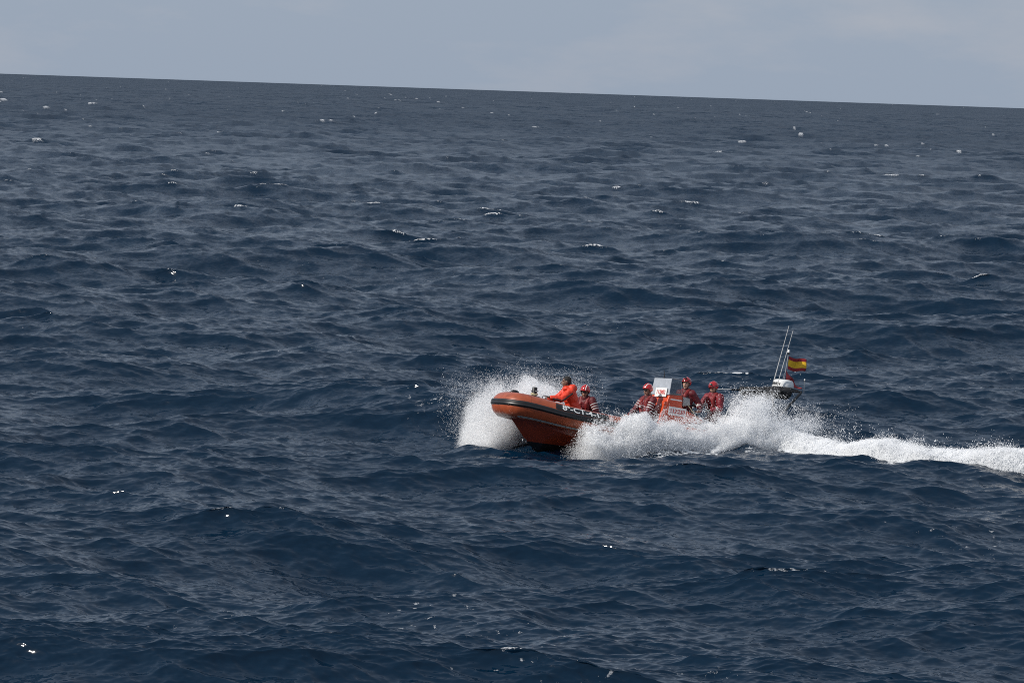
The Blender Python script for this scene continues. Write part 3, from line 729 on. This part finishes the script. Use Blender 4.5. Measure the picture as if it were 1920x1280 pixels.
# ------------------------------------------------------------------ people
def ik(a, b, l1, l2, hint):
    a, b, hint = Vector(a), Vector(b), Vector(hint); d = b - a; L = min(d.length, (l1 + l2) * .995)
    dn = d.normalized(); b2 = a + dn * L
    x = (l1 * l1 - l2 * l2 + L * L) / (2 * L); h = math.sqrt(max(0, l1 * l1 - x * x))
    hp = hint - dn * hint.dot(dn); hp.normalize()
    return a + dn * x + hp * h, b2
def frame(fwd, upv):
    z = Vector(upv).normalized(); x = Vector(fwd); x = (x - z * x.dot(z)).normalized(); y = z.cross(x)
    return Matrix((x, y, z)).transposed()
def person(label, hip, lean, face, look, hands, knees, feet, suit=M_SUIT, skin=1, helmet=True, stripes=False, headlamp=False, vest=True,
           goggles=False, gloves=False, jacket=False, cuffs=False, neck_len=.50, group=None, curl=.8, big=1.0, palmdir=((1, 0, -.2), (1, 0, -.2))):
    """hip: pelvis centre, lean: unit vector hip to neck, face: chest facing, look: (yaw, pitch) of the head; all in boat axes"""
    PS = 1.12; hip = Vector(hip); tu = Vector(lean).normalized(); F = frame(face, tu)
    base = Vector((hip.x, hip.y, .66)); e = bpy.data.objects.new('person', None); COL.objects.link(e)
    e.matrix_world = BM @ Matrix.Translation(base) @ Matrix.Scale(PS, 4); e.empty_display_size = .2
    hl = (hip - base) / PS
    P = lambda x, y, z: hl + F @ Vector((x, y, z))
    neck = P(.0, 0, neck_len); sh = [P(-.0, s * .185 * big, neck_len - .055) for s in (1, -1)]
    hipj = [P(0, s * .095, -.03) for s in (1, -1)]
    yw, pi_ = look
    hf = Vector((math.cos(R(yw)) * math.cos(R(pi_)), math.sin(R(yw)) * math.cos(R(pi_)), math.sin(R(pi_))))
    H = frame(hf, Vector((0, 0, 1)) * .8 + tu * .3 + hf * -.0); H = frame(H.col[0] * 1.0 + Vector((0, 0, math.sin(R(pi_)))) * 0, Vector((0, 0, 1)) - hf * math.sin(R(pi_)))
    hc = neck + tu * .07 + Vector((0, 0, .10)) + hf * .03
    h = lambda x, y, z: hc + H @ Vector((x, y, z))
    hd = [(Vector(q) - base) / PS for q in hands]; kn_ = [Vector(q) for q in knees]; ft = [(Vector(q) - base) / PS for q in feet]
    arms = []; legs = []
    for i in (0, 1):
        s = 1 if i == 0 else -1
        el, w = ik(sh[i], hd[i], .29, .25, F @ Vector((-.3, s * .5, -1))); arms.append((sh[i], el, w))
        kk, an = ik(hipj[i], ft[i], .43, .42, kn_[i]); legs.append((hipj[i], kk, an))
    # body: one continuous surface
    b = MB()
    def torso(b, g=0.0):
        b.ell(P(0, 0, -.02), (.125 + g, .165 + g, .12 + g), F); b.ell(P(.005, 0, .12), (.115 + g, .15 + g, .16 + g), F)
        b.ell(P(.0, 0, .30), (.125 + g, .175 + g, .18 + g), F); b.ell(P(-.01, 0, neck_len - .07), (.085 + g, .19 * big + g, .075 + g), F)
    torso(b)
    b.caps(neck - tu * .04, hc - H @ Vector((.02, 0, .05)), .062, .056)
    b.ell(h(-.012, 0, .025), (.098, .077, .10), H); b.ell(h(.022, 0, -.04), (.072, .062, .088), H); b.ell(h(.062, 0, -.10), (.028, .03, .022), H)
    b.caps(h(.088, 0, .012), h(.112, 0, -.03), .010, .015); b.ell(h(.10, .013, -.036), (.01, .008, .007), H); b.ell(h(.10, -.013, -.036), (.01, .008, .007), H)
    b.ell(h(.076, 0, .028), (.018, .055, .012), H); b.caps(h(.083, .02, -.066), h(.083, -.02, -.066), .010, .010)
    for s in (1, -1): b.ell(h(0, s * .078, -.01), (.026, .011, .034), H); b.ell(h(.052, s * .04, -.03), (.03, .02, .022), H)
    for i in (0, 1):
        a, k, w = arms[i]; b.caps(a, k, .055, .042); b.caps(k, w, .042, .028)
        a, k, w = legs[i]; b.caps(a, k, .085, .058); b.caps(k, w, .056, .04)
        fd_ = F @ Vector((1, 0, 0)); fd_.z = 0; fd_.normalize(); b.caps(w + Vector((0, 0, -.03)), w + fd_ * .15 + Vector((0, 0, -.05)), .045, .035)
    def hand(b, i, g):
        s = 1 if i == 0 else -1; w = arms[i][2]; d = (w - arms[i][1]).normalized(); d = (d * .6 + Vector(palmdir[i]).normalized() * .6).normalized()
        A = frame(d, Vector((0, 0, 1)) if abs(d.z) < .85 else F @ Vector((1, 0, 0)))       # x along the hand, z back of the hand
        q = lambda x, y, z: w + A @ Vector((x, y, z))
        b.caps(w, q(.03, 0, 0), .026 + g, .028 + g)
        b.ell(q(.055, 0, 0), (.048 + g, .040 + g, .018 + g), A)
        for n, (y, ln) in enumerate(((.030, .068), (.011, .078), (-.010, .072), (-.029, .058))):
            c1, c2, c3 = curl * (.45 + .05 * n), curl * (1.15 + .06 * n), curl * (1.7 + .05 * n); p = q(.092, y, .004)
            for l_, cc, r_ in ((ln * .5, c1, .0095), (ln * .32, c2, .0085), (ln * .25, c3, .0075)):
                p2 = p + A @ Vector((math.cos(cc) * l_, 0, -math.sin(cc) * l_)); b.caps(p, p2, r_ + g, r_ - .001 + g); p = p2
        t0 = q(.03, s * -.030 * 1, -.004); t1 = t0 + A @ Vector((.030, s * -.026, -.014)); t2 = t1 + A @ Vector((.030, s * -.004, -.022))
        b.caps(t0, t1, .013 + g, .011 + g); b.caps(t1, t2, .010 + g, .009 + g)
    for i in (0, 1): hand(b, i, 0)
    bo = b.remeshed('body', M_SKIN[skin], e, .0075, 1)
    n = len(bo.data.vertices); co = np.empty(n * 3, np.float32); bo.data.vertices.foreach_get('co', co); co = co.reshape(-1, 3)
    loc = (co - np.array(hc)) @ np.array(H)
    mk = np.zeros(n)
    for s in (1, -1):
        mk = np.maximum(mk, 1.0 * (np.linalg.norm((loc - (.085, s * .031, .006)) / (1, 1.25, .7), axis=1) < .015))
        mk = np.maximum(mk, .8 * (np.linalg.norm((loc - (.085, s * .033, .030)) / (1, 2.4, .5), axis=1) < .012))
    mk = np.maximum(mk, .35 * (np.linalg.norm((loc - (.09, 0, -.066)) / (1, 1.5, .5), axis=1) < .018))
    attr(bo.data, 'mark', mk)
    # suit over it
    c = MB(); g = .028 if not jacket else .042
    torso(c, g)
    for i in (0, 1):
        a, k, w = arms[i]; c.caps(a, k, .075 + g * .4, .062 + g * .3); c.caps(k, k.lerp(w, .93), .060 + g * .3, .043 + g * .2)
        a, k, w = legs[i]; c.caps(a, k, .105, .078)
        if not jacket: c.caps(k, w, .076, .058)
    c.tube([neck - tu * .05, neck + tu * .05], [.10, .082], 16)
    if jacket:
        c.ell(h(-.135, 0, -.145), (.115, .16, .095), H); c.ell(h(-.03, 0, -.15), (.12, .14, .065), H)       # hood lying on the shoulders
    co_ = c.remeshed('jacket' if jacket else 'dry_suit', suit, e, .013, 2, .009, 7.0, hip.x * 3)
    if jacket:
        t_ = MB()
        for i in (0, 1):
            k, w = legs[i][1], legs[i][2]; t_.caps(k, w, .08, .062); t_.caps(legs[i][0], k, .10, .083)
        t_.remeshed('trousers', M_DARK, e, .015, 2, .006)
    bt = MB()
    for i in (0, 1):
        w = legs[i][2]; fd_ = F @ Vector((1, 0, 0)); fd_.z = 0; fd_.normalize()
        bt.caps(w + Vector((0, 0, .1)), w, .066, .06); bt.caps(w + Vector((0, 0, -.03)), w + fd_ * .17 + Vector((0, 0, -.05)), .055, .045)
    bt.remeshed('boots', M_BLACK, e, .013, 1)
    MB().tube([neck - tu * .02, neck + tu * .035, neck + tu * .07], [.085, .075, .068], 18, cap=False).build('collar', M_DARK, e)
    def ring(a, b_, t, r, wd, nm, m_):
        a, b_ = Vector(a), Vector(b_); d = (b_ - a).normalized(); p = a.lerp(b_, t)
        return MB().tube([p - d * wd, p - d * wd * .8, p + d * wd * .8, p + d * wd], [r - .01, r, r, r - .01], 20).build(nm, m_, e)
    if stripes:
        for i in (0, 1):
            a, k, w = arms[i]
            for t in (.35, .56, .76): ring(a, k, t, .094 - t * .013, .011, 'reflective_band', M_REFL)
    if cuffs:
        for i in (0, 1):
            a, k, w = arms[i]; ring(k, w, .35, .066, .035, 'cuff', M_REFL)
    if jacket:                                      # dark stripe down the outside of each sleeve
        for i in (0, 1):
            a, k, w = arms[i]; s = 1 if i == 0 else -1; side = F @ Vector((-.25, s * 1, -.3)); pts = []
            for t in np.linspace(.0, 1, 10): pts.append(a.lerp(k, t) + side.normalized() * (.087 - .012 * t))
            for t in np.linspace(.1, .92, 8): pts.append(k.lerp(w, t) + side.normalized() * (.068 - .016 * t) + Vector((0, 0, -.012)))
            MB().tube(pts, .019, 8).build('sleeve_stripe', M_DARK, e)
    if vest:
        v_ = MB(); vm = M_VEST
        for s in (1, -1):
            v_.caps(P(.135, s * .075, .16), P(.125, s * .085, neck_len - .10), .062, .052); v_.caps(P(.125, s * .085, neck_len - .10), P(.0, s * .10, neck_len + .015), .050, .045)
        v_.caps(P(.0, .10, neck_len + .015), P(-.09, 0, neck_len + .0), .045, .045); v_.caps(P(.0, -.10, neck_len + .015), P(-.09, 0, neck_len + .0), .045, .045)
        v_.remeshed('life_jacket', vm, e, .012, 2, .005, 9)
        MB().tube([P(.162 * math.cos(q) + .005, .195 * math.sin(q), .15) for q in np.linspace(0, 2 * PI, 29)[:-1]], .014, 8, closed=True).build('harness_strap', M_DARK, e)
        MB().box(P(.2, -.05, .28), (.03, .05, .06), F, bev=.01).build('badge', M_REFL, e)
    if helmet:
        hm = MB(); vs = []; fs = []; nu, nv = 36, 14
        for i in range(nv + 1):
            for k in range(nu):
                q = 2 * PI * k / nu; fr = math.cos(q)
                end = R(88 + (-0 if fr > .35 else 22) - 10 * max(0, fr) + (6 if abs(math.sin(q)) > .8 else 0)); p = end * i / nv
                x, y, z = .128 * math.sin(p) * math.cos(q), .108 * math.sin(p) * math.sin(q), .118 * math.cos(p)
                x *= 1.0 + .03 * math.cos(3 * q); vs.append(h(-.014 + x, y, .032 + z))
        for i in range(nv):
            for k in range(nu): k2 = (k + 1) % nu; fs.append((i * nu + k, (i + 1) * nu + k, (i + 1) * nu + k2, i * nu + k2))
        hm.add(vs, fs); o = hm.build('helmet', M_HELM, e, sharp=60); sdm = o.modifiers.new('thickness', 'SOLIDIFY'); sdm.thickness = .008; sdm.offset = 1
        rim = [v for v in vs[nv * nu:]]; MB().tube(rim, .006, 6, closed=True).build('rim', M_BLACK, o)
        rd = MB()                                      # raised ridge over the crown
        rd.tube([h(-.014 + .134 * math.sin(a_), 0, .032 + .124 * math.cos(a_)) for a_ in np.linspace(-1.3, 1.15, 14)], [.004] + [.013] * 12 + [.004], 8)
        rd.build('ridge', M_HELM if headlamp else M_SIGNR, o)
        ss = MB()
        for s in (1, -1): ss.tube([h(.03, s * .10, .03), h(.035, s * .074, -.05), h(.05, s * .03, -.118), h(.055, 0, -.126)], .007, 6).tube([h(-.06, s * .092, .0), h(.0, s * .086, -.05), h(.035, s * .074, -.06)], .006, 6)
        ss.build('chin_strap', M_BLACK, o)
        if stripes:
            MB().tube([h(-.014 + .131 * math.sin(a_), .035, .030 + .119 * math.cos(a_)) for a_ in np.linspace(-1.2, 1.2, 14)], [.004] + [.011] * 12 + [.004], 6).build('white_stripe', M_SIGN, o)
        if headlamp:
            MB().box(h(.085, 0, .135), (.045, .055, .038), H @ Matrix.Rotation(R(35), 3, 'Y'), bev=.01).build('headlamp', M_BLACK, o)
            MB().tube([h(-.014 + .132 * math.cos(q), .112 * math.sin(q), .062 + .03 * math.cos(q)) for q in np.linspace(0, 2 * PI, 29)[:-1]], .007, 6, closed=True).build('lamp_strap', M_BLACK, o)
    else:
        hr = MB().ell(h(-.022, 0, .042), (.098, .083, .098), H).ell(h(-.05, 0, -.005), (.062, .076, .075), H)
        hr.remeshed('hair', M_HAIR, e, .01, 1, .003, 30)
    if goggles:
        MB().ell(h(.082, .0, .010), (.030, .068, .021), H).build('sunglasses', M_LENS, e)
    if gloves:
        for i in (0, 1):
            gb = MB(); hand(gb, i, .004); gb.caps(arms[i][1].lerp(arms[i][2], .8), arms[i][2], .043, .036)
            gb.remeshed('glove', M_GLOVE, e, .008, 1)
    tag(e, label, 'person', group)
    return e

person('bareheaded person in bright orange hooded jacket kneeling at the bow, hand on the rail', (5.20, .06, 1.24), (.44, 0, .90), (1, -.25, 0), (-24, -6),
       [(5.98, .17, 1.47), (5.86, -.20, 1.42)], [(1, .1, -.6), (1, -.1, -.6)], [(5.0, .2, .74), (5.0, -.12, .74)],
       suit=M_PACK, skin=0, helmet=False, vest=False, jacket=True, neck_len=.50, curl=1.0)
person('person in red helmet and dark sunglasses crouched behind the orange jacket', (4.46, -.38, 1.12), (.42, .12, .9), (1, .5, 0), (48, -22),
       [(4.62, .12, 1.06), (4.75, -.45, 1.02)], [(1, .3, .8), (1, .1, .8)], [(4.9, -.05, .74), (4.95, -.45, .74)],
       stripes=True, goggles=True, neck_len=.47)
person('person in red helmet with striped sleeves seated ahead of the console', (2.93, .04, 1.31), (.16, 0, .95), (1, .15, 0), (16, -14),
       [(3.26, .24, 1.18), (3.42, -.15, 1.30)], [(1, .2, .6), (1, -.2, .6)], [(3.6, .2, .74), (3.6, -.2, .74)],
       stripes=True, goggles=True, neck_len=.48)
person('helmsman in red helmet with headlamp standing behind the windscreen', (1.80, -.02, 1.60), (.08, 0, 1), (1, .35, 0), (40, -6),
       [(1.62, .40, 1.66), (2.0, -.15, 1.96)], [(1, .1, .2), (1, -.1, .2)], [(1.9, .16, .74), (1.9, -.16, .74)],
       headlamp=True, cuffs=True, skin=2, neck_len=.50)
person('person in red helmet looking down, leaning on the seat behind the helmsman', (.93, .06, 1.62), (.20, .02, 1), (1, .3, 0), (30, -32),
       [(1.24, .34, 1.72), (1.46, -.14, 1.84)], [(1, .2, .5), (1, -.2, .5)], [(1.1, .22, .74), (1.1, -.2, .74)],
       suit=M_SUITB, headlamp=True, gloves=True, cuffs=True, skin=2, neck_len=.50, big=1.08)
print('people', round(time.time() - T0, 1))
# ------------------------------------------------------------------ spray and wake
def spray_mat(name, alb, translucent=0.0):
    m = bpy.data.materials.new(name); m.use_nodes = True
    nt = m.node_tree; b = nt.nodes['Principled BSDF']
    if translucent:                               # water drops pass much of the sunlight on
        t = N(nt, 'ShaderNodeBsdfTranslucent'); t.inputs[0].default_value = alb
        x = N(nt, 'ShaderNodeMixShader'); x.inputs[0].default_value = translucent
        nt.links.new(b.outputs[0], x.inputs[1]); nt.links.new(t.outputs[0], x.inputs[2]); nt.links.new(x.outputs[0], nt.nodes['Material Output'].inputs[0])
    b.inputs['Base Color'].default_value = alb; b.inputs['Roughness'].default_value = 0.55
    b.inputs['Specular IOR Level'].default_value = 0.4
    return m
M_SPRAY = spray_mat('spray_drops', (0.97, 0.975, 0.98, 1), 0.38)
M_FOAM = spray_mat('white_foam', (0.64, 0.66, 0.68, 1))
def drops(name, pts, rad, label, cat):
    """a cloud of small round drops: points with a radius each"""
    me = bpy.data.meshes.new(name); n = len(pts)
    me.vertices.add(n); me.vertices.foreach_set('co', pts.astype(np.float32).ravel())
    attr(me, 'drop_radius', rad)
    me.materials.append(M_SPRAY)
    o = bpy.data.objects.new(name, me); COL.objects.link(o)
    g = bpy.data.node_groups.new(name, 'GeometryNodeTree')
    g.interface.new_socket('Geometry', in_out='INPUT', socket_type='NodeSocketGeometry'); g.interface.new_socket('Geometry', in_out='OUTPUT', socket_type='NodeSocketGeometry')
    i = g.nodes.new('NodeGroupInput'); q = g.nodes.new('NodeGroupOutput'); p = g.nodes.new('GeometryNodeMeshToPoints')
    a = g.nodes.new('GeometryNodeInputNamedAttribute'); a.data_type = 'FLOAT'; a.inputs['Name'].default_value = 'drop_radius'
    sm = g.nodes.new('GeometryNodeSetMaterial'); sm.inputs['Material'].default_value = M_SPRAY
    g.links.new(i.outputs[0], p.inputs['Mesh']); g.links.new(a.outputs['Attribute'], p.inputs['Radius']); g.links.new(p.outputs[0], sm.inputs[0]); g.links.new(sm.outputs[0], q.inputs[0])
    md = o.modifiers.new('drops', 'NODES'); md.node_group = g
    tag(o, label, cat, kind='stuff')
    return o
BMn = np.array(BM)
def loc2w(u, v, z=None):
    z = np.zeros_like(u) if z is None else z
    return np.stack([u, v, z], -1) @ BMn[:3, :3].T + BMn[:3, 3]
fh = np.array([-math.cos(YAW), -math.sin(YAW)]); ph = np.array([math.sin(YAW), -math.cos(YAW)])       # level forward and port
OX, OY = 6.05, 75.0
def uv2xy(u, v): return OX + fh[0] * u + ph[0] * v, OY + fh[1] * u + ph[1] * v
def interp(x, xs, ys): return np.interp(x, xs, ys)
def clumps(x, y, z, f, seed=0.0, o=5, g=.55): return fbm(x + seed, y + 2 * seed, z, f, o, g)
def inhull(u, v):      # inside the boat's plan
    w = np.interp(u, [-.8, 0, 4.6, 5.7, 6.4, 6.88, 7.2, 7.5], [1.2, 1.3, 1.28, 1.14, .95, .8, .55, .1])
    return (np.abs(v) < w) & (u < 7.45) & (u > -.9)
def plume(n, urange, v0, width, height, pw, f, seed, side=1, soft=.55, rmin=.003, rmax=.012, zlo=-.1, hole=.0, lean=0.0, mist=.5, gain=.55, keepin=None):
    """drops in a fractal curtain beside the hull. v0(u): inner edge, width(u): depth, height(u): top above the sea"""
    P = []; Rd = []; got = 0
    while got < n:
        m = 400000
        u = rs.uniform(*urange, m); t = rs.rand(m); hh = height(u)
        zz = rs.rand(m) ** pw
        z = zlo + zz * (hh * 1.35 - zlo)
        v = side * (v0(u) + (t * width(u)) + lean * np.maximum(z, 0))
        x, y = uv2xy(u, v)
        n1 = clumps(x, y, z * .8, f, seed, 5, gain)
        big = clumps(x, y, z * .5, .55, seed + 5, 3)
        edge = np.abs(t - .5) * 2
        lim = 1.0 + 2.6 * (n1 - .5) + .8 * (big - .5) - .35 * edge ** 2
        e = (z / np.maximum(hh, .05)) / np.maximum(lim, .05)
        dens = np.clip((1.05 - e) / soft, 0, 1) ** 1.5
        dens *= np.clip(1 - hole * sstep(.5, .35, n1), 0.02, 1)
        ok = rs.rand(m) < dens
        if keepin is not None: ok &= keepin(u, v, z)
        ok &= hh > .02
        P.append(np.stack([x, y, z], 1)[ok]); ee = e[ok]
        r = rmin + (rmax - rmin) * rs.rand(ok.sum()) ** 3
        r *= 1 + 1.0 * (ee > .8) * rs.rand(ok.sum()) ** 2
        Rd.append(r); got += ok.sum()
    P = np.concatenate(P)[:n]; Rd = np.concatenate(Rd)[:n]
    zs = sea_z(P[:, 0], P[:, 1]); P[:, 2] += zs * .8 + 0.02
    return P, Rd
def jets(n_jets, per, org, vel, spread, tmax, seed, rmin=.004, rmax=.014, drag=.0):
    """thrown filaments: strings of drops on ballistic paths"""
    P = []; Rd = []
    o = org(n_jets); v = vel(n_jets, o)
    for k in range(n_jets):
        m = int(per * (0.3 + 1.6 * rs.rand())); t = tmax[0] + (tmax[1] - tmax[0]) * rs.rand() + .06 * rs.rand(m)
        vv = v[k] * (1 + .16 * rs.rand(m))[:, None] + rs.normal(size=(m, 3)) * spread * (0.3 + rs.rand())
        p = o[k] + vv * t[:, None] + np.array([0, 0, -4.9]) * (t ** 2)[:, None]
        P.append(p); Rd.append(rmin + (rmax - rmin) * rs.rand(m) ** 3)
    P = np.concatenate(P); Rd = np.concatenate(Rd)
    ok = P[:, 2] > -.1
    return P[ok], Rd[ok]

Q = 1.0
# far side: the plume thrown up and forward of the bow to starboard
fu = [3.4, 4.2, 4.9, 5.6, 6.1, 6.5, 7.0, 7.55]
P1, R1 = plume(int(1900000 * Q), (3.4, 7.55), lambda u: interp(u, [3, 6.6, 7.3, 8.5], [1.25, .8, .35, .1]), lambda u: interp(u, [3, 7, 8.5], [1.6, 1.7, 1.1]),
               lambda u: interp(u, fu, [.25, .55, .95, 1.18, 1.18, 1.0, .62, .12]), 1.05, 1.1, 3.0, side=-1, soft=.85, rmin=.0019, rmax=.0050, lean=.25, keepin=lambda u, v, z: ~inhull(u, v) & (rs.rand(len(u)) < sstep(7.55, 6.1, u) * .97))
drops('bow_spray', P1, R1, 'white plume of spray bursting up on the far side of the bow', 'spray')
# near side: the sheet that peels off the hull, low at the stem, dense aft
nu_ = [-1.3, -.7, .1, .7, 1.3, 2.1, 2.8, 3.6, 4.4, 5.4, 6.0, 6.4]
P2, R2 = plume(int(1900000 * Q), (-1.3, 6.0), lambda u: interp(u, [-2, 0, 4.5, 5.5, 6.2], [-.2, 1.35, 1.32, 1.12, 1.0]), lambda u: interp(u, [-1.3, 2, 5, 6.2], [1.1, .85, .7, .3]),
               lambda u: interp(u, nu_, [.10, .14, .28, .46, .45, .40, .42, .54, .54, .50, .38, .18]), 1.0, 1.25, 13.0, side=1, soft=.6, rmin=.0021, rmax=.0054, lean=.15, keepin=lambda u, v, z: ~(inhull(u, v) & (z < 1.6)) & (rs.rand(len(u)) < sstep(6.3, 4.5, u) ** 2.6))
# the tall burst in front of the stern
P3, R3 = plume(int(330000 * Q), (-.9, 2.2), lambda u: interp(u, [-1.2, 0], [.4, 1.30]), lambda u: 1.1 + 0 * u,
               lambda u: interp(u, [-.9, -.4, .2, .8, 1.4, 2.2], [.05, .10, .34, .66, .40, .04]), .95, 1.6, 21.0, side=1, soft=.9, rmin=.002, rmax=.0075, lean=.05, gain=.62, keepin=lambda u, v, z: ~inhull(u, v))
# thin veil over the side of the bow
P4, R4 = plume(int(120000 * Q), (3.6, 5.9), lambda u: interp(u, [3.5, 4.6, 5.7, 6.6], [1.34, 1.32, 1.16, .9]), lambda u: .7 + 0 * u,
               lambda u: interp(u, [3.6, 4.6, 5.4, 6.1, 6.6], [.85, .85, .75, .5, .15]), .8, 1.7, 31.0, side=1, soft=1.5, rmin=.002, rmax=.0075, hole=1.0, gain=.62, keepin=lambda u, v, z: (z > .32 + .28 * np.maximum(u - 4.4, 0) * rs.rand(len(u))) & (rs.rand(len(u)) < sstep(6.0, 4.9, u)))
def o5(n):
    u = rs.uniform(-.9, 5.3, n); v = np.interp(u, [-1, 4.6, 5.6], [1.7, 1.6, 1.2]); x, y = uv2xy(u, v); return np.stack([x, y, np.full(n, .35)], 1)
def v5(n, o):
    a = rs.uniform(.3, 1.8, n); b_ = rs.uniform(.8, 3.4, n) * rs.uniform(.7, 1.1, n); f_ = rs.uniform(-2.2, .6, n)
    return np.stack([fh[0] * f_ + ph[0] * a, fh[1] * f_ + ph[1] * a, b_], 1)
P5, R5 = jets(1500, 50, o5, v5, .28, (.06, .45), 1, .0022, .009)
def o6(n):
    u = rs.uniform(.1, 1.05, n); v = np.interp(u, [-1, 0, 1.6], [.7, 1.35, 1.4]); x, y = uv2xy(u, v); return np.stack([x, y, np.full(n, .6)], 1)
def v6(n, o):
    a = rs.uniform(-.6, 1.6, n); b_ = rs.uniform(1.0, 3.5, n); f_ = rs.uniform(-1.2, .7, n)
    return np.stack([fh[0] * f_ + ph[0] * a, fh[1] * f_ + ph[1] * a, b_], 1)
P6, R6 = jets(650, 60, o6, v6, .35, (.10, .5), 2, .0022, .0095)
PP = np.concatenate([P2, P3, P4, P5, P6]); RR = np.concatenate([R2, R3, R4, R5, R6])
drops('side_spray', PP, RR, 'dense white spray along the near side of the boat, tallest by the stern', 'spray')
def o7(n):
    u = rs.uniform(4.4, 6.9, n); v = -np.interp(u, [4, 6.6, 7.6], [1.4, 1.0, .5]); x, y = uv2xy(u, v); return np.stack([x, y, np.full(n, .3)], 1)
def v7(n, o):
    a = -rs.uniform(.3, 2.6, n); b_ = rs.uniform(2.0, 4.5, n); f_ = rs.uniform(-2.6, 1.5, n)
    return np.stack([fh[0] * f_ + ph[0] * a, fh[1] * f_ + ph[1] * a, b_], 1)
P7, R7 = jets(1900, 45, o7, v7, .38, (.12, .65), 3, .0025, .007)
drops('thrown_drops', P7, R7, 'fine scattered drops hanging in the air above the bow plume', 'spray')

# wake: a heaped bank of broken white water with drops over it
def build_wake():
    nl, nw = 1300, 130
    seg = np.diff(WAKE, axis=0); Ls = np.hypot(seg[:, 0], seg[:, 1]); cum = np.concatenate([[0], np.cumsum(Ls)])
    s = np.linspace(.3, 28, nl); cx = np.interp(s, cum, WAKE[:, 0]); cy = np.interp(s, cum, WAKE[:, 1])
    k_ = np.ones(121) / 121
    cx = np.convolve(np.pad(cx, 60, mode='reflect', reflect_type='odd'), k_, 'valid'); cy = np.convolve(np.pad(cy, 60, mode='reflect', reflect_type='odd'), k_, 'valid')
    tx = np.gradient(cx); ty = np.gradient(cy); L = np.hypot(tx, ty); tx /= L; ty /= L
    w = np.linspace(-1, 1, nw)
    S, W = np.meshgrid(s, w, indexing='ij')
    wid = (.75 + .45 * (fbm(S, S * 0, S * 0 + 4, .35, 3) - .5)) * (0.9 + .012 * S)
    X = cx[:, None] - ty[:, None] * W * wid; Y = cy[:, None] + tx[:, None] * W * wid
    zs = sea_z(X.ravel(), Y.ravel()).reshape(X.shape)
    prof = np.clip(1 - np.abs(W + .0) ** 2.2, 0, 1)
    b1 = fbm(X, Y, X * 0, .9, 3); b2 = 1 - np.abs(fbm(X, Y, X * 0 + 8, 3.0, 5, .62) - .5) * 3.6; b3 = fbm(X, Y, X * 0 + 3, 11, 4, .6)
    edge = sstep(.0, .45, prof + .9 * (fbm(X, Y, X * 0 + 6, 1.6, 4) - .5))
    amp = np.interp(S, [0, 2, 8, 28], [.27, .21, .17, .15])
    Z = zs + edge * (amp * (.25 + .8 * b1) * prof ** .6 + .12 * b2 + .07 * (b3 - .5)) + (edge - 1) * .16
    v = np.stack([X, Y, Z], 2).reshape(-1, 3)
    i = np.arange(nl - 1)[:, None] * nw; j = np.arange(nw - 1)[None, :]
    q = np.stack([i + j, i + nw + j, i + nw + j + 1, i + j + 1], 2).reshape(-1, 4)
    m = M_FOAM; nt = m.node_tree; b = nt.nodes['Principled BSDF']
    tc = N(nt, 'ShaderNodeNewGeometry'); nz = N(nt, 'ShaderNodeTexNoise'); nz.inputs['Scale'].default_value = 26; nz.inputs['Detail'].default_value = 5; nz.inputs['Roughness'].default_value = .7
    nt.links.new(tc.outputs['Position'], nz.inputs['Vector']); bp = N(nt, 'ShaderNodeBump'); bp.inputs['Strength'].default_value = .9; bp.inputs['Distance'].default_value = .05
    nt.links.new(nz.outputs['Fac'], bp.inputs['Height']); nt.links.new(bp.outputs[0], b.inputs['Normal'])
    o = mesh_from('wake', v, loops=q, mats=[m])
    tag(o, 'long bank of churned white foam trailing away behind the boat', 'wake', kind='stuff')
    n = 420000; a = rs.randint(0, nl, n); c = np.clip((rs.normal(size=n) * .33 + .5), 0, .999); c = (c * nw).astype(int)
    p = np.stack([X[a, c], Y[a, c], Z[a, c]], 1); e_ = edge[a, c]
    hgt = rs.exponential(.02, n) * (1 + 2.5 * sstep(.55, .75, fbm(p[:, 0], p[:, 1], p[:, 0] * 0, 1.4, 3)))
    p += np.stack([rs.normal(size=n) * .03, rs.normal(size=n) * .05, hgt], 1)
    ok = e_ > .35 * rs.rand(n)
    r = .0028 + .007 * rs.rand(n) ** 3
    # stray splashes flying above the wake
    def o8(n): t = rs.uniform(.5, 14, n); x = np.interp(t, s, cx); y = np.interp(t, s, cy) + .6; return np.stack([x, y, np.full(n, .3)], 1)
    def v8(n, o): return np.stack([rs.uniform(-1, 1, n), rs.uniform(-.5, 1.2, n), rs.uniform(1.0, 2.8, n)], 1)
    pj, rj = jets(170, 9, o8, v8, .3, (.1, .4), 4, .004, .013)
    drops('wake_drops', np.concatenate([p[ok], pj]), np.concatenate([r[ok], rj]), 'beads of white water tossed up along the foaming wake', 'spray')
build_wake()
print('spray', round(time.time() - T0, 1))
